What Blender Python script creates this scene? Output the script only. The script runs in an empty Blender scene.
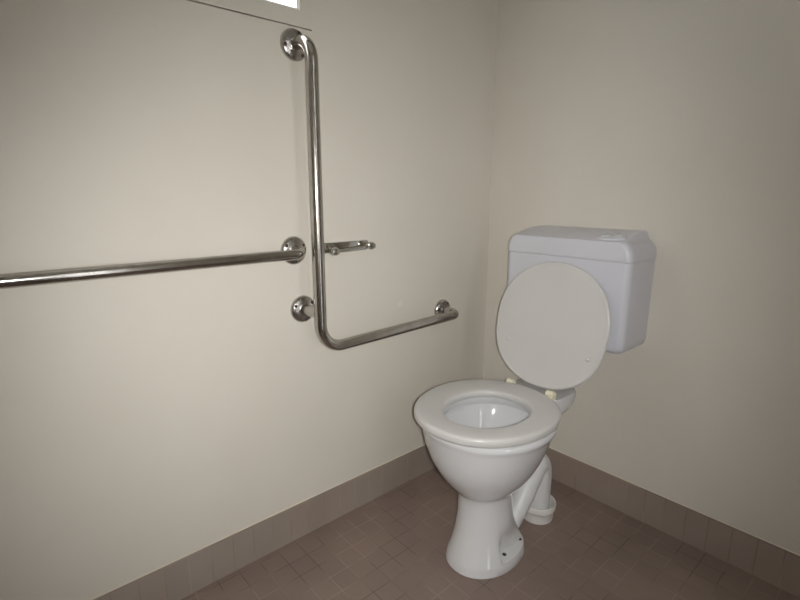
import bpy, bmesh, math
from mathutils import Vector, Matrix
from math import sin, cos, pi, copysign

scene = bpy.context.scene
COL = scene.collection

# ------------------------------------------------------------------ materials
def new_mat(name):
    m = bpy.data.materials.new(name)
    m.use_nodes = True
    nt = m.node_tree
    return m, nt, nt.nodes, nt.links, nt.nodes['Principled BSDF']

def lin(r, g, b):
    f = lambda c: ((c / 255 + 0.055) / 1.055) ** 2.4 if c > 10 else c / 255 / 12.92
    return (f(r), f(g), f(b), 1)

def noise_mix(nt, coord, c1, c2, scale, detail=3, lo=.35, hi=.65):
    N, L = nt.nodes, nt.links
    n = N.new('ShaderNodeTexNoise'); n.inputs['Scale'].default_value = scale
    n.inputs['Detail'].default_value = detail
    L.new(coord, n.inputs['Vector'])
    r = N.new('ShaderNodeValToRGB')
    r.color_ramp.elements[0].position = lo; r.color_ramp.elements[0].color = c1
    r.color_ramp.elements[1].position = hi; r.color_ramp.elements[1].color = c2
    L.new(n.outputs['Fac'], r.inputs['Fac'])
    return r.outputs['Color']

def coords(nt):
    t = nt.nodes.new('ShaderNodeTexCoord')
    return t.outputs['Object']

def add_bump(nt, bsdf, coord, scale, strength, dist=.001):
    N, L = nt.nodes, nt.links
    n = N.new('ShaderNodeTexNoise'); n.inputs['Scale'].default_value = scale
    n.inputs['Detail'].default_value = 4
    L.new(coord, n.inputs['Vector'])
    b = N.new('ShaderNodeBump'); b.inputs['Strength'].default_value = strength
    b.inputs['Distance'].default_value = dist
    L.new(n.outputs['Fac'], b.inputs['Height'])
    L.new(b.outputs['Normal'], bsdf.inputs['Normal'])

def paint_mat(name, c1, c2, rough=.45, bump=.25, spot=None):
    m, nt, N, L, b = new_mat(name)
    co = coords(nt)
    col = noise_mix(nt, co, c1, c2, 2.2, 4)
    if spot is not None:                      # a small pale scuff mark in the paint
        v = N.new('ShaderNodeVectorMath'); v.operation = 'DISTANCE'
        v.inputs[1].default_value = spot
        L.new(co, v.inputs[0])
        mr = N.new('ShaderNodeMapRange')
        mr.inputs['From Min'].default_value = .004; mr.inputs['From Max'].default_value = .014
        mr.inputs['To Min'].default_value = .45; mr.inputs['To Max'].default_value = 0
        L.new(v.outputs['Value'], mr.inputs['Value'])
        mx = N.new('ShaderNodeMixRGB')
        L.new(mr.outputs['Result'], mx.inputs['Fac']); L.new(col, mx.inputs['Color1'])
        mx.inputs['Color2'].default_value = lin(240, 234, 222)
        col = mx.outputs['Color']
    L.new(col, b.inputs['Base Color'])
    b.inputs['Roughness'].default_value = rough
    b.inputs['Specular IOR Level'].default_value = .35
    add_bump(nt, b, co, 260, bump, .0006)
    return m

def tile_mat(name, axes, offset, size, ca, cb, cm, stain, rough=.5, rowh=None):
    m, nt, N, L, b = new_mat(name)
    co = coords(nt)
    sep = N.new('ShaderNodeSeparateXYZ'); L.new(co, sep.inputs[0])
    comb = N.new('ShaderNodeCombineXYZ')
    for k in range(2):
        a = N.new('ShaderNodeMath'); a.operation = 'SUBTRACT'
        L.new(sep.outputs[axes[k]], a.inputs[0]); a.inputs[1].default_value = offset[k]
        L.new(a.outputs[0], comb.inputs[k])
    br = N.new('ShaderNodeTexBrick')
    br.offset = 0; br.squash = 1
    L.new(comb.outputs[0], br.inputs['Vector'])
    br.inputs['Scale'].default_value = 1
    br.inputs['Brick Width'].default_value = size
    br.inputs['Row Height'].default_value = rowh or size
    br.inputs['Mortar Size'].default_value = .0014
    br.inputs['Mortar Smooth'].default_value = .3
    br.inputs['Color1'].default_value = ca
    br.inputs['Color2'].default_value = cb
    # grout: mostly tile coloured, in places darker or paler
    gr = noise_mix(nt, co, cm[0], cm[1], 6, 2, .42, .58)
    L.new(gr, br.inputs['Mortar'])
    st = noise_mix(nt, co, (1, 1, 1, 1), stain, 4.5, 4, .4, .66)
    mul = N.new('ShaderNodeMixRGB'); mul.blend_type = 'MULTIPLY'; mul.inputs['Fac'].default_value = 1
    L.new(br.outputs['Color'], mul.inputs['Color1']); L.new(st, mul.inputs['Color2'])
    L.new(mul.outputs['Color'], b.inputs['Base Color'])
    b.inputs['Roughness'].default_value = rough
    bp = N.new('ShaderNodeBump'); bp.inputs['Strength'].default_value = .35
    bp.inputs['Distance'].default_value = .001; bp.invert = True
    L.new(br.outputs['Fac'], bp.inputs['Height']); L.new(bp.outputs['Normal'], b.inputs['Normal'])
    return m

def gloss_mat(name, c1, c2, rough, coat=0, spec=.5, scale=5):
    m, nt, N, L, b = new_mat(name)
    co = coords(nt)
    L.new(noise_mix(nt, co, c1, c2, scale, 3), b.inputs['Base Color'])
    b.inputs['Roughness'].default_value = rough
    b.inputs['Coat Weight'].default_value = coat
    b.inputs['Coat Roughness'].default_value = .04
    b.inputs['Specular IOR Level'].default_value = spec
    return m

def metal_mat(name, c1, c2, rough, scale=40):
    m, nt, N, L, b = new_mat(name)
    co = coords(nt)
    L.new(noise_mix(nt, co, c1, c2, scale, 3), b.inputs['Base Color'])
    b.inputs['Metallic'].default_value = 1
    n = N.new('ShaderNodeTexNoise'); n.inputs['Scale'].default_value = 90
    L.new(co, n.inputs['Vector'])
    mr = N.new('ShaderNodeMapRange')
    mr.inputs['To Min'].default_value = rough - .05; mr.inputs['To Max'].default_value = rough + .05
    L.new(n.outputs['Fac'], mr.inputs['Value']); L.new(mr.outputs['Result'], b.inputs['Roughness'])
    return m

WALL_C1, WALL_C2 = lin(220, 214, 203), lin(225, 219, 209)
M_wall_l = paint_mat('cream_wall_paint_scuffed', WALL_C1, WALL_C2, spot=(0, -.424, .629))
M_wall = paint_mat('cream_wall_paint', WALL_C1, WALL_C2)
M_ceil = paint_mat('white_ceiling_paint', lin(226, 222, 212), lin(232, 229, 220), .6)
M_frame = paint_mat('cream_frame_paint', lin(218, 212, 201), lin(223, 218, 207), .4, .05)
M_glaze = paint_mat('white_bead_paint', lin(240, 238, 236), lin(244, 243, 241), .4, .02)
M_door = paint_mat('brown_door_paint', lin(92, 74, 60), lin(104, 84, 68), .4, .05)
M_floor = tile_mat('brown_mosaic_floor', (0, 1), (.018, -.605), .0554,
                   lin(140, 122, 113), lin(145, 126, 116), (lin(116, 99, 90), lin(160, 142, 132)), (.87, .88, .90, 1))
M_base_l = tile_mat('taupe_skirting_tile_a', (1, 2), (-1.055, 0), .0554,
                    lin(158, 147, 138), lin(163, 150, 140), (lin(145, 133, 123), lin(170, 158, 148)), (.9, .87, .85, 1), rowh=.1055)
M_base_b = tile_mat('taupe_skirting_tile_b', (0, 2), (.013, 0), .0554,
                    lin(158, 145, 136), lin(164, 149, 139), (lin(138, 125, 115), lin(170, 157, 147)), (.92, .89, .87, 1), rowh=.1055)
M_bead = paint_mat('pale_sealant', lin(226, 216, 198), lin(232, 222, 205), .5, .02)
M_china = gloss_mat('white_vitreous_china', lin(219, 219, 221), lin(223, 223, 225), .1, .6)
M_seat = gloss_mat('white_seat_plastic', lin(206, 204, 202), lin(210, 208, 206), .28)
M_cist = gloss_mat('white_cistern_plastic', lin(209, 209, 217), lin(213, 213, 221), .3)
M_hinge = gloss_mat('cream_hinge_plastic', lin(232, 226, 200), lin(238, 233, 212), .3)
M_bend = gloss_mat('satin_white_china', lin(216, 216, 217), lin(220, 220, 221), .42)
M_pipe = gloss_mat('white_pipe_plastic', lin(226, 223, 218), lin(230, 228, 224), .35)
M_rubber = gloss_mat('grey_rubber_cone', lin(150, 150, 148), lin(165, 164, 160), .5)
M_steel = metal_mat('brushed_stainless_steel', (.45, .425, .395, 1), (.51, .485, .455, 1), .19)
M_flange = metal_mat('polished_stainless_steel', (.47, .445, .42, 1), (.53, .505, .48, 1), .25)
M_chrome = metal_mat('chrome', (.55, .54, .50, 1), (.6, .59, .55, 1), .14)
M_dark = gloss_mat('dark_screw_metal_and_hole', lin(48, 42, 38), lin(60, 54, 48), .4)
M_brass = gloss_mat('chrome_button', lin(205, 206, 210), lin(214, 215, 219), .15)

def glass_mat():
    m = bpy.data.materials.new('window_glass'); m.use_nodes = True
    nt = m.node_tree; N, L = nt.nodes, nt.links
    N.remove(N['Principled BSDF'])
    out = N['Material Output']
    tr = N.new('ShaderNodeBsdfTransparent'); tr.inputs['Color'].default_value = (.94, .95, .95, 1)
    gl = N.new('ShaderNodeBsdfGlossy'); gl.inputs['Roughness'].default_value = .05
    mx = N.new('ShaderNodeMixShader'); mx.inputs['Fac'].default_value = .06
    L.new(tr.outputs[0], mx.inputs[1]); L.new(gl.outputs[0], mx.inputs[2])
    L.new(mx.outputs[0], out.inputs['Surface'])
    return m
M_glass = glass_mat()

def water_mat():
    m, nt, N, L, b = new_mat('bowl_water')
    co = coords(nt)
    L.new(noise_mix(nt, co, lin(196, 202, 204), lin(204, 209, 210), 8), b.inputs['Base Color'])
    b.inputs['Roughness'].default_value = .03
    b.inputs['IOR'].default_value = 1.33
    b.inputs['Transmission Weight'].default_value = .35
    return m
M_water = water_mat()

# ------------------------------------------------------------------ helpers
def empty(name, loc, label, cat):
    o = bpy.data.objects.new(name, None); COL.objects.link(o)
    o.location = loc; o.empty_display_size = .05
    o['label'] = label; o['category'] = cat
    return o

def link(name, bm, mat, parent=None, smooth=True, angle=40):
    bmesh.ops.remove_doubles(bm, verts=bm.verts, dist=1e-6)
    bmesh.ops.recalc_face_normals(bm, faces=bm.faces)
    me = bpy.data.meshes.new(name)
    bm.to_mesh(me); bm.free()
    me.materials.append(mat)
    if smooth:
        me.polygons.foreach_set('use_smooth', [True] * len(me.polygons))
        me.set_sharp_from_angle(angle=math.radians(angle))
    o = bpy.data.objects.new(name, me); COL.objects.link(o)
    if parent is not None:
        o.parent = parent
        p = parent; off = Vector((0, 0, 0))
        while p is not None:
            off += p.location; p = p.parent
        me.transform(Matrix.Translation(-off))       # geometry is written in room coordinates
    return o

def struct(name, bm, mat, smooth=False):
    o = link(name, bm, mat, None, smooth)
    o['kind'] = 'structure'
    return o

def box(bm, a, b):
    x0, y0, z0 = [min(a[i], b[i]) for i in range(3)]
    x1, y1, z1 = [max(a[i], b[i]) for i in range(3)]
    v = [bm.verts.new(p) for p in ((x0, y0, z0), (x1, y0, z0), (x1, y1, z0), (x0, y1, z0),
                                   (x0, y0, z1), (x1, y0, z1), (x1, y1, z1), (x0, y1, z1))]
    for f in ((0, 3, 2, 1), (4, 5, 6, 7), (0, 1, 5, 4), (1, 2, 6, 5), (2, 3, 7, 6), (3, 0, 4, 7)):
        bm.faces.new([v[i] for i in f])

def rbox(bm, a, b, r, seg=3):
    t = bmesh.new(); box(t, a, b)
    bmesh.ops.bevel(t, geom=list(t.edges), offset=r, segments=seg, profile=.5, affect='EDGES')
    me = bpy.data.meshes.new('tmp'); t.to_mesh(me); t.free()
    bm.from_mesh(me); bpy.data.meshes.remove(me)

def loft(bm, rings, cap0=True, cap1=True, closed_loop=False):
    R = [[bm.verts.new(p) for p in ring] for ring in rings]
    n = len(R[0])
    pairs = list(zip(R[:-1], R[1:]))
    if closed_loop: pairs.append((R[-1], R[0]))
    for a, b in pairs:
        for i in range(n):
            j = (i + 1) % n
            bm.faces.new((a[i], a[j], b[j], b[i]))
    if not closed_loop:
        if cap0: bm.faces.new(R[0][::-1])
        if cap1: bm.faces.new(R[-1])
    return R

def fillet(pts, radii, seg=10):
    """polyline with rounded corners"""
    out = [Vector(pts[0])]
    for i in range(1, len(pts) - 1):
        p, a, b = Vector(pts[i]), Vector(pts[i - 1]), Vector(pts[i + 1])
        r = radii[i - 1]
        u, v = (a - p).normalized(), (b - p).normalized()
        ang = u.angle(v)
        d = r / math.tan(ang / 2)
        c = p + (u + v).normalized() * (r / math.sin(ang / 2))
        s, e = p + u * d - c, p + v * d - c
        tot = s.angle(e); ax = s.cross(e).normalized()
        for k in range(seg + 1):
            out.append(c + Matrix.Rotation(tot * k / seg, 3, ax) @ s)
    out.append(Vector(pts[-1]))
    return out

def tube(bm, pts, r, n=24, cap=True):
    pts = [Vector(p) for p in pts]
    rr = r if isinstance(r, (list, tuple)) else [r] * len(pts)
    T = []
    for i in range(len(pts)):
        a = pts[max(i - 1, 0)]; b = pts[min(i + 1, len(pts) - 1)]
        T.append((b - a).normalized())
    ref = Vector((0, 0, 1)) if abs(T[0].z) < .9 else Vector((0, 1, 0))
    N = (ref - T[0] * ref.dot(T[0])).normalized()
    rings = []
    for i, p in enumerate(pts):
        N = (N - T[i] * N.dot(T[i])).normalized()
        B = T[i].cross(N)
        rings.append([p + (N * cos(2 * pi * k / n) + B * sin(2 * pi * k / n)) * rr[i] for k in range(n)])
    loft(bm, rings, cap, cap)

def lathe(bm, prof, origin, axis='Z', n=40, cap0=True, cap1=True):
    o = Vector(origin)
    rings = []
    for (r, h) in prof:
        ring = []
        for k in range(n):
            c, s = cos(2 * pi * k / n) * r, sin(2 * pi * k / n) * r
            if axis == 'Z': d = (c, s, h)
            elif axis == 'X': d = (h, c, s)
            else: d = (s, h, c)
            ring.append(o + Vector(d))
        rings.append(ring)
    loft(bm, rings, cap0, cap1)

def catmull(pts, seg=6):
    P = [Vector(p) for p in pts]
    P = [P[0] * 2 - P[1]] + P + [P[-1] * 2 - P[-2]]
    out = []
    for i in range(1, len(P) - 2):
        for k in range(seg):
            t = k / seg
            a, b, c, d = P[i - 1], P[i], P[i + 1], P[i + 2]
            out.append(.5 * ((2 * b) + (c - a) * t + (2 * a - 5 * b + 4 * c - d) * t * t + (-a + 3 * b - 3 * c + d) * t ** 3))
    out.append(P[-2])
    return out

def spow(v, e): return copysign(abs(v) ** e, v)

# ------------------------------------------------------------------ the room
RX, RY, RZ, BH = 1.95, -2.35, 2.4, .1085
W_Y0, W_Y1, W_Z0, W_Z1 = -1.66, -.708, 1.346, 1.96     # window opening in the left wall

bm = bmesh.new(); box(bm, (-.12, RY - .12, -.1), (RX + .12, .12, 0)); struct('floor', bm, M_floor)
bm = bmesh.new(); box(bm, (-.12, RY - .12, RZ), (RX + .12, .12, RZ + .1)); struct('ceiling', bm, M_ceil)
bm = bmesh.new()
box(bm, (-.05, RY, 0), (0, W_Y0, RZ)); box(bm, (-.05, W_Y1, 0), (0, 0, RZ))
box(bm, (-.05, W_Y0, 0), (0, W_Y1, W_Z0)); box(bm, (-.05, W_Y0, W_Z1), (0, W_Y1, RZ))
struct('wall_left', bm, M_wall_l)
bm = bmesh.new(); box(bm, (-.12, 0, 0), (RX + .12, .12, RZ)); struct('wall_back', bm, M_wall)
DY0, DY1, DZ = -1.78, -.86, 2.04                        # doorway in the right wall
bm = bmesh.new()
box(bm, (RX, RY, 0), (RX + .12, DY0, RZ)); box(bm, (RX, DY1, 0), (RX + .12, 0, RZ)); box(bm, (RX, DY0, DZ), (RX + .12, DY1, RZ))
struct('wall_right', bm, M_wall)
bm = bmesh.new(); box(bm, (-.12, RY - .12, 0), (RX + .12, RY, RZ)); struct('wall_front', bm, M_wall)

# tiled skirting with a pale bead of sealant on its top edge
def skirting(name, a, b, mat, bead_a, bead_b):
    bm = bmesh.new(); box(bm, a, b); o = struct(name, bm, mat)
    bm = bmesh.new(); box(bm, bead_a, bead_b); link('sealant_bead', bm, M_bead, o, False)
T = .0022
skirting('baseboard_left', (0, RY, 0), (T, 0, BH), M_base_l, (0, RY, BH), (T, 0, BH + .0022))
skirting('baseboard_back', (T, -T, 0), (RX, 0, BH), M_base_b, (T, -T, BH), (RX, 0, BH + .0022))
skirting('baseboard_right', (RX - T, DY1, 0), (RX, -T, BH), M_base_l, (RX - T, DY1, BH), (RX, -T, BH + .0022))
skirting('baseboard_front', (T, RY, 0), (RX, RY + T, BH), M_base_b, (T, RY, BH), (RX, RY + T, BH + .0022))

# window in the left wall: a flat painted surround, an inner bead and the pane
bm = bmesh.new()
G = 0                                       # the hairline joint round the surround
fy0, fy1, fz0, fz1 = W_Y0 + G, W_Y1 - G, W_Z0 + .003, W_Z1 - G
gy0, gy1, gz0, gz1 = W_Y0 + .036, -.740, 1.3845, W_Z1 - .036
for a, b in (((-.02, fy0, fz0), (.0015, fy1, gz0)), ((-.02, fy0, gz1), (.0015, fy1, fz1)),
             ((-.02, fy0, gz0), (.0015, gy0, gz1)), ((-.02, gy1, gz0), (.0015, fy1, gz1))):
    box(bm, a, b)
box(bm, (-.05, W_Y0, W_Z0), (-.02, W_Y1, gz0 - .012))
win = struct('window_1', bm, M_frame)
bm = bmesh.new()
s = .0045
for a, b in (((-.016, gy0, gz0), (-.003, gy1, gz0 + s)), ((-.016, gy0, gz1 - s), (-.003, gy1, gz1)),
             ((-.016, gy0, gz0 + s), (-.003, gy0 + s, gz1 - s)), ((-.016, gy1 - s, gz0 + s), (-.003, gy1, gz1 - s))):
    box(bm, a, b)
link('glazing_bead', bm, M_glaze, win, False)
bm = bmesh.new(); box(bm, (-.012, gy0 + s, gz0 + s), (-.008, gy1 - s, gz1 - s))
link('pane', bm, M_glass, win, False)

# sliding door in the right wall, out of view, left a little open to the daylight
GAP = .13
bm = bmesh.new(); box(bm, (RX + .03, DY0 - .10, .006), (RX + .07, DY1 - GAP, DZ - .004))
door = struct('door_1', bm, M_door)
bm = bmesh.new(); tube(bm, fillet([(RX + .03, DY1 - GAP - .07, .92), (RX - .015, DY1 - GAP - .07, .92), (RX - .015, DY1 - GAP - .07, 1.12), (RX + .03, DY1 - GAP - .07, 1.12)], [.02, .02], 6), .009, 16)
link('door_handle', bm, M_chrome, door)

# ------------------------------------------------------------------ grab rails
RR = .0148
def flange(parent, y, z, ang0):
    bm = bmesh.new()
    prof = [(.0355, 0), (.0358, .002), (.0352, .005), (.0325, .0085), (.027, .0115), (.021, .0130), (.0165, .0140), (.0148, .0150), (.0138, .0165)]
    lathe(bm, [(.0355, 0)] + prof[1:], (0, y, z), 'X', 48)
    f = link('flange', bm, M_flange, parent)
    for k in range(3):
        a = ang0 + 2 * pi * k / 3
        bm = bmesh.new()
        lathe(bm, [(.0046, .0085), (.0046, .0112), (.003, .0125), (.0006, .0127)], (0, y + .027 * cos(a), z + .027 * sin(a)), 'X', 14)
        link('screw', bm, M_dark, f)
    return f

XO = .0785
ly, lz, ez, ty, ey = -.7605, .572, .580, 1.306, -.236
r1 = empty('grab_rail', (0, ly, lz), 'tall L-shaped stainless steel grab rail bolted to the cream side wall beside the toilet', 'grab rail')
bm = bmesh.new()
tube(bm, fillet([(.014, ly + .0005, ty), (XO, ly, ty), (XO, ly, lz), (XO - .005, ey, ez), (.014, ey, ez + .001)], [.048, .064, .032], 14), RR, 28)
link('rail_tube', bm, M_steel, r1)
bm = bmesh.new(); tube(bm, [(.014, ly - .006, .668), (XO - .006, ly - .001, .668)], .0145, 28)
link('standoff', bm, M_steel, r1)
flange(r1, ly + .0005, ty, 1.2); flange(r1, ly - .006, .668, .6); flange(r1, ey, ez + .001, .9)

sy, sz = -.786, .823
r2 = empty('grab_rail', (0, sy, sz), 'straight horizontal stainless steel grab rail running along the side wall to the left edge', 'grab rail')
ye = -1.78
bm = bmesh.new()
tube(bm, fillet([(.014, sy, sz), (.058, sy, sz - .003), (.058, ye, sz - .003), (.014, ye, sz)], [.03, .03], 14), .0126, 28)
link('rail_tube', bm, M_steel, r2)
flange(r2, sy, sz, .5); flange(r2, ye, sz, .5)

# ------------------------------------------------------------------ toilet roll holder
hy0, hy1, hz = -.706, -.550, .822
th = empty('toilet_roll_holder', (0, (hy0 + hy1) / 2, hz), 'small empty chrome toilet roll holder on the side wall right of the upright rail', 'toilet roll holder')
bm = bmesh.new()
secs = []
for k in range(25):                              # the plate bows out a little between its ends
    q = -1 + 2 * k / 24
    y = (hy0 + hy1) / 2 + q * (hy1 - hy0) / 2
    xf = .004 + .011 * (1 - q * q); e = .014 if 0 < k < 24 else .0125
    secs.append([(0, y, hz - e), (xf - .0015, y, hz - e), (xf, y, hz - e + .0015), (xf, y, hz + e - .0015), (xf - .0015, y, hz + e), (0, y, hz + e)])
loft(bm, secs)
link('backplate', bm, M_chrome, th, True, 30)
for y, xl, dz in ((hy0 + .018, .042, -.003), (hy1 - .005, .026, .002)):
    bm = bmesh.new()
    rbox(bm, (.002, y - .006, hz - .010 + dz), (xl - .002, y + .006, hz + .004 + dz), .003)
    p = link('arm', bm, M_chrome, th)
    bm = bmesh.new()
    lathe(bm, [(.003, -.011), (.0090, -.009), (.0112, -.003), (.0112, .003), (.0090, .009), (.003, .011)], (xl, y, hz - .003 + dz), 'Y', 20)
    link('end_knob', bm, M_chrome, p)
bm = bmesh.new(); tube(bm, [(.024, hy0 + .020, hz - .008), (.018, hy1 - .007, hz - .003)], .0035, 14)
link('spindle', bm, M_chrome, th)

# ------------------------------------------------------------------ toilet
CX = .366
toilet = empty('toilet', (CX, -.44, 0), 'white ceramic toilet with its lid raised, standing on the brown mosaic floor', 'toilet')
NP = 96
def smooth01(a, b, v):
    t = max(0, min(1, (v - a) / (b - a))); return t * t * (3 - 2 * t)

def ring(z, hw, yf, yb, ex=.96, notch=0, cx=CX):
    """outline of the pan at height z: half width, front and back"""
    yc, ry = (yf + yb) / 2, (yb - yf) / 2
    out = []
    for k in range(NP):
        t = 2 * pi * k / NP
        x = hw * spow(cos(t), ex); y = yc + ry * spow(sin(t), ex)
        if notch > 0:                       # the foot is cut in at the sides behind its round front
            q = smooth01(-.488, -.465, y) * notch
            lim = .056
            if abs(x) > lim: x = copysign(abs(x) * (1 - q) + lim * q, x)
        out.append((cx + x, y, z))
    return out

bm = bmesh.new()
outer = [
    ring(.000, .091, -.568, -.330, cx=.385), ring(.004, .093, -.571, -.326, cx=.385), ring(.022, .090, -.567, -.328, cx=.385), ring(.027, .088, -.565, -.331, cx=.385),
    ring(.029, .087, -.564, -.333, notch=.85, cx=.385), ring(.034, .0855, -.562, -.335, notch=1, cx=.385),
    ring(.048, .0815, -.555, -.342, notch=.95, cx=.384), ring(.062, .078, -.549, -.350, notch=.8, cx=.383), ring(.078, .0745, -.543, -.357, notch=.5, cx=.382),
    ring(.095, .0715, -.538, -.363, notch=.2, cx=.381), ring(.115, .069, -.534, -.367, cx=.380), ring(.140, .067, -.530, -.370, cx=.379), ring(.170, .066, -.529, -.371, cx=.378), ring(.188, .0665, -.530, -.370, cx=.378),
    ring(.197, .069, -.533, -.366, cx=.377), ring(.204, .076, -.540, -.357, cx=.377), ring(.216, .0885, -.550, -.346, cx=.376), ring(.238, .107, -.569, -.322, cx=.374),
    ring(.266, .126, -.586, -.302, cx=.371), ring(.295, .141, -.599, -.286, cx=.368),    ring(.325, .1535, -.606, -.275), ring(.350, .161, -.611, -.268), ring(.366, .1655, -.6145, -.264),
    ring(.374, .1690, -.6160, -.262), ring(.379, .1725, -.618, -.259), ring(.386, .1735, -.619, -.258), ring(.392, .1710, -.617, -.260), ring(.3955, .163, -.612, -.266),
    # over the rim and down the inside of the bowl
    ring(.397, .150, -.600, -.274), ring(.396, .126, -.576, -.294), ring(.392, .120, -.570, -.298), ring(.384, .118, -.568, -.299), ring(.374, .120, -.570, -.297), ring(.364, .124, -.575, -.293),
    ring(.350, .120, -.571, -.298), ring(.325, .110, -.560, -.312), ring(.295, .095, -.543, -.333), ring(.262, .076, -.520, -.356), ring(.230, .062, -.500, -.362),
    ring(.200, .058, -.490, -.360), ring(.170, .040, -.470, -.370)]
loft(bm, outer)
# rear shelf that carries the hinges, with the flush inlet behind it
sh = []
for z, k in ((.325, .15), (.330, .42), (.339, .66), (.351, .83), (.366, .95), (.382, 1), (.394, .995), (.400, .97), (.402, .92)):
    hw = .088 * (.45 + .55 * k); yb = -.262 + .172 * k; yf = -.278
    sh.append([(CX + hw * spow(cos(2 * pi * i / 48), .75), (yf + yb) / 2 + (yb - yf) / 2 * spow(sin(2 * pi * i / 48), .75), z) for i in range(48)])
loft(bm, sh)
bowl = link('bowl', bm, M_china, toilet, True, 38)

bm = bmesh.new()
n = 64
loft(bm, [[(CX + .086 * cos(2 * pi * i / n), -.436 + .091 * sin(2 * pi * i / n), z) for i in range(n)] for z in (.266, .267)])
link('water', bm, M_water, toilet)

# curved outlet behind the pedestal and the vertical pipe into the floor collar
PX, PY = .394, -.211
bm = bmesh.new()
path = catmull([(.405, -.372, .050), (.406, -.342, .080), (.405, -.302, .126), (.401, -.262, .169), (.3965, -.238, .186), (PX, -.219, .175), (PX, PY, .142), (PX, PY, .07), (PX, PY, .004)], 6)
tube(bm, path, [min(1, .80 + i * .2) * (.025 + .0095 * min(1, i / 24)) for i in range(len(path))], 32)
link('outlet_bend', bm, M_bend, toilet)
bm = bmesh.new()
lathe(bm, [(.040, 0), (.0460, 0), (.0470, .012), (.0475, .028), (.0495, .032), (.0525, .035), (.0535, .050), (.0515, .054), (.0480, .052), (.0440, .040), (.0400, .034), (.0345, .033)], (PX, PY, 0), 'Z', 48, True, True)
link('floor_collar', bm, M_pipe, toilet)
for (x, y) in ((.066, -.452), (.058, -.372)):  # dark plugs stand in for the shade inside the foot's screw holes
    for sx in (1, -1):
        bm = bmesh.new()
        lathe(bm, [(.0058, .020), (.0058, .0290), (.0045, .0303), (.001, .0305)], (.384 + sx * x, y, 0), 'Z', 16)
        link('fixing_hole', bm, M_dark, toilet)

# seat: a thick ring with a rounded section
def egg(t, cx, cy, hw, hl, fr):
    x = hw * spow(cos(t), .95); y = hl * spow(sin(t), .95)
    return Vector((cx + x * (1 + fr * y / hl), cy + y, 0))
SZ = .4085
bm = bmesh.new()
rings = []
NS = 96
for k in range(NS):
    t = 2 * pi * k / NS
    O = egg(t, .360, -.442, .1805, .1945, .05); I = egg(t, .371, -.452, .101, .118, .05)
    mid, half = (O + I) / 2, (O - I) / 2
    sec = []
    for j in range(24):
        a = 2 * pi * j / 24
        p = mid + half * spow(cos(a), .34)
        z = SZ + .0128 * spow(sin(a), .62)
        sec.append((p.x, p.y, z))
    rings.append(sec)
loft(bm, rings, closed_loop=True)
seat = link('seat', bm, M_seat, toilet, True, 60)
for (x, y) in ((.295, -.555), (.440, -.555), (.250, -.40), (.482, -.40)):
    bm = bmesh.new(); rbox(bm, (x - .008, y - .012, .3955), (x + .008, y + .012, .4005), .001)
    link('bumper', bm, M_rubber, seat)

# lid, raised and leaning back on the cistern
LEAN = math.radians(9.5)
LH, LW = .362, .352
hin = Vector((.3855, -.226, .419))
def lid_pt(u, v, w):      # u across, v up the lid, w out of its inner face towards the room
    up = Vector((0, sin(LEAN), cos(LEAN))); out = Vector((0, -cos(LEAN), sin(LEAN)))
    return hin + Vector((u, 0, 0)) + up * v + out * w
bm = bmesh.new()
levels = [(.90, -.008), (.965, -.0072), (.990, -.004), (1.0, 0), (.997, .003), (.985, .0052), (.965, .0058), (.955, .0050), (.93, .0046)]
rr = []
for (s, w) in levels:
    ringp = []
    for k in range(NS):
        t = 2 * pi * k / NS
        u = LW / 2 * spow(cos(t), .96); v = LH / 2 * spow(sin(t), .93 if sin(t) > 0 else .75)
        u *= (1 + .02 * v / (LH / 2))
        u -= .010 * max(0, .5 - v / LH)
        ringp.append(lid_pt(u * s, LH / 2 + v * s, w))
    rr.append(ringp)
loft(bm, rr)
lid = link('lid', bm, M_seat, toilet, True, 50)
for (u, v) in ((.128, .115), (-.128, .115)):
    bm = bmesh.new()
    c = lid_pt(u, v, .004); up = Vector((0, sin(LEAN), cos(LEAN))); o_ = Vector((0, -cos(LEAN), sin(LEAN)))
    R_ = []
    for (r_, h_) in ((.0065, 0), (.0062, .003), (.004, .005), (.001, .0055)):
        R_.append([c + o_ * h_ + (Vector((1, 0, 0)) * cos(2 * pi * i / 16) + up * sin(2 * pi * i / 16)) * r_ for i in range(16)])
    loft(bm, R_); link('lid_buffer', bm, M_seat, lid)

for x, hy, hz_ in ((.292, -.240, .410), (.430, -.246, .417)):
    bm = bmesh.new()
    rbox(bm, (x - .011, hy - .012, .3965), (x + .011, hy + .016, .410), .004)
    tube(bm, [(x - .012, hy + .004, hz_), (x + .012, hy + .004, hz_)], .0095, 22)
    h = link('hinge', bm, M_hinge, toilet)
    bm = bmesh.new(); tube(bm, [(x - .0145, hy + .004, hz_), (x + .0145, hy + .004, hz_)], .004, 14)
    link('hinge_pin', bm, M_hinge, h)

# ------------------------------------------------------------------ cistern
X0, X1, YF = .190, .575, -.152
cist = empty('cistern', ((X0 + X1) / 2, -.075, .541), 'white plastic cistern mounted on the back wall behind the raised toilet lid', 'cistern')
def rrect(x0, x1, y0, y1, r, z, seg=8):
    pts = []
    for cx_, cy_, a0 in ((x1 - r, y1 - .004, 0), (x0 + r, y1 - .004, pi / 2), (x0 + r, y0 + r, pi), (x1 - r, y0 + r, 1.5 * pi)):
        q = .004 if cy_ > y0 + r + .01 else r
        for k in range(seg + 1):
            a = a0 + pi / 2 * k / seg
            if q == .004: cx2 = x1 - .004 if a0 == 0 else x0 + .004
            else: cx2 = cx_
            pts.append((cx2 + q * cos(a), cy_ + q * sin(a), z))
    return pts
bm = bmesh.new()
R_ = []
for z, i in ((.541, .022), (.5425, .014), (.547, .008), (.554, .004), (.57, .002), (.66, .001), (.789, 0)):
    R_.append(rrect(X0 + i, X1 - i, YF + i, -.001, .02, z))
loft(bm, R_)
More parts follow.
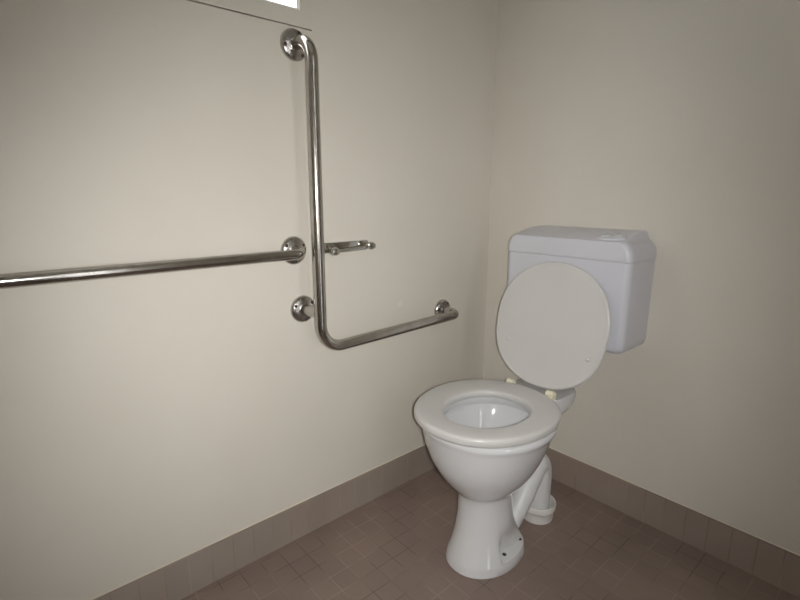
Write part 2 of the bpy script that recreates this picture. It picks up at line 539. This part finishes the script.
link('tank', bm, M_cist, cist, True, 35)
bm = bmesh.new()
R_ = []
for z, i, fr in ((.7892, .0006, .0004), (.791, -.001, -.001), (.797, -.002, -.002), (.812, -.001, -.002), (.822, .002, -.002), (.832, .009, -.002), (.838, .015, -.0015), (.8415, .0195, -.001),
                 (.8434, .021, .003), (.8460, .0225, .012), (.851, .0245, .030), (.8565, .027, .052), (.8610, .029, .076), (.8635, .030, .098), (.8642, .032, .112)):
    R_.append(rrect(X0 + i, X1 - i, YF + fr, -.0005, .02, z))
loft(bm, R_)
link('cistern_lid', bm, M_cist, cist, True, 35)
bx, by, bz = .506, -.124, .8505
def oval(cx_, cy_, a, b, z, n=40): return [(cx_ + a * spow(cos(2 * pi * i / n), .8), cy_ + b * spow(sin(2 * pi * i / n), .8), z + .25 * (sin(2 * pi * i / n) * b)) for i in range(n)]
bm = bmesh.new()
loft(bm, [oval(bx, by, .038, .021, bz - .012), oval(bx, by, .038, .021, bz + .001), oval(bx, by, .036, .019, bz + .004), oval(bx, by, .032, .016, bz + .0045)])
btn = link('flush_button_surround', bm, M_cist, cist)
bm = bmesh.new(); loft(bm, [oval(bx - .014, by, .013, .013, bz + .002), oval(bx - .014, by, .013, .013, bz + .0065), oval(bx - .014, by, .010, .010, bz + .0078)])
link('flush_button', bm, M_brass, btn)
bm = bmesh.new(); loft(bm, [oval(bx + .014, by, .013, .013, bz + .002), oval(bx + .014, by, .013, .013, bz + .0065), oval(bx + .014, by, .010, .010, bz + .0078)])
link('flush_button', bm, M_brass, btn)
# flush pipe from the cistern down to the pan
bm = bmesh.new()
tube(bm, fillet([(.378, -.058, .5405), (.378, -.058, .372), (.372, -.125, .368)], [.035], 10), .021, 24)
fp = link('flush_pipe', bm, M_pipe, toilet)
bm = bmesh.new()
lathe(bm, [(.021, -.128), (.026, -.128), (.027, -.118), (.026, -.108), (.023, -.098), (.0215, -.095)], (.373, 0, .368), 'Y', 28)
link('flush_cone', bm, M_rubber, fp)

# ------------------------------------------------------------------ camera
cam = bpy.data.cameras.new('camera')
co = bpy.data.objects.new('camera', cam); COL.objects.link(co)
cam.sensor_fit = 'HORIZONTAL'; cam.sensor_width = 36
cam.lens = 487.83 / 800 * 36
cam.clip_start = .02
Xc = Vector((0.66189801, 0.16131665, -0.73203003)); Yc = Vector((0.74959376, -0.14184154, 0.64652159)); Zc = Vector((4.62433611e-04, -9.76656499e-01, -2.14806586e-01))
right = Vector((Xc[0], Yc[0], Zc[0])); down = Vector((Xc[1], Yc[1], Zc[1])); fwd = Vector((Xc[2], Yc[2], Zc[2]))
mw = Matrix((right, -down, -fwd)).transposed().to_4x4()
CP = Vector((1.10573, -1.40088, .96610))
mw.translation = CP
co.matrix_world = mw
scene.camera = co

# ------------------------------------------------------------------ light
# the camera's own flash, beside the lens
fl = bpy.data.lights.new('camera_flash', 'SPOT')
fl.energy = 40; fl.shadow_soft_size = .012
fl.spot_size = math.radians(97); fl.spot_blend = 1
fl.color = (1, .995, .965)
fo = bpy.data.objects.new('camera_flash', fl); COL.objects.link(fo)
aim = (fwd - right * .08 + down * .06).normalized()
fo.matrix_world = Matrix.Translation(CP + right * .026 + down * .008 + fwd * .01) @ aim.to_track_quat('-Z', 'Y').to_matrix().to_4x4()

# daylight outside the window
w = bpy.data.worlds.new('daylight'); scene.world = w; w.use_nodes = True
bg = w.node_tree.nodes['Background']
bg.inputs['Color'].default_value = (.97, .985, 1, 1)
bg.inputs['Strength'].default_value = 4.5

vs = scene.view_settings
scene.display_settings.display_device = 'sRGB'
vs.view_transform = 'Standard'; vs.look = 'None'; vs.gamma = 1; vs.exposure = 0
vs.use_curve_mapping = False
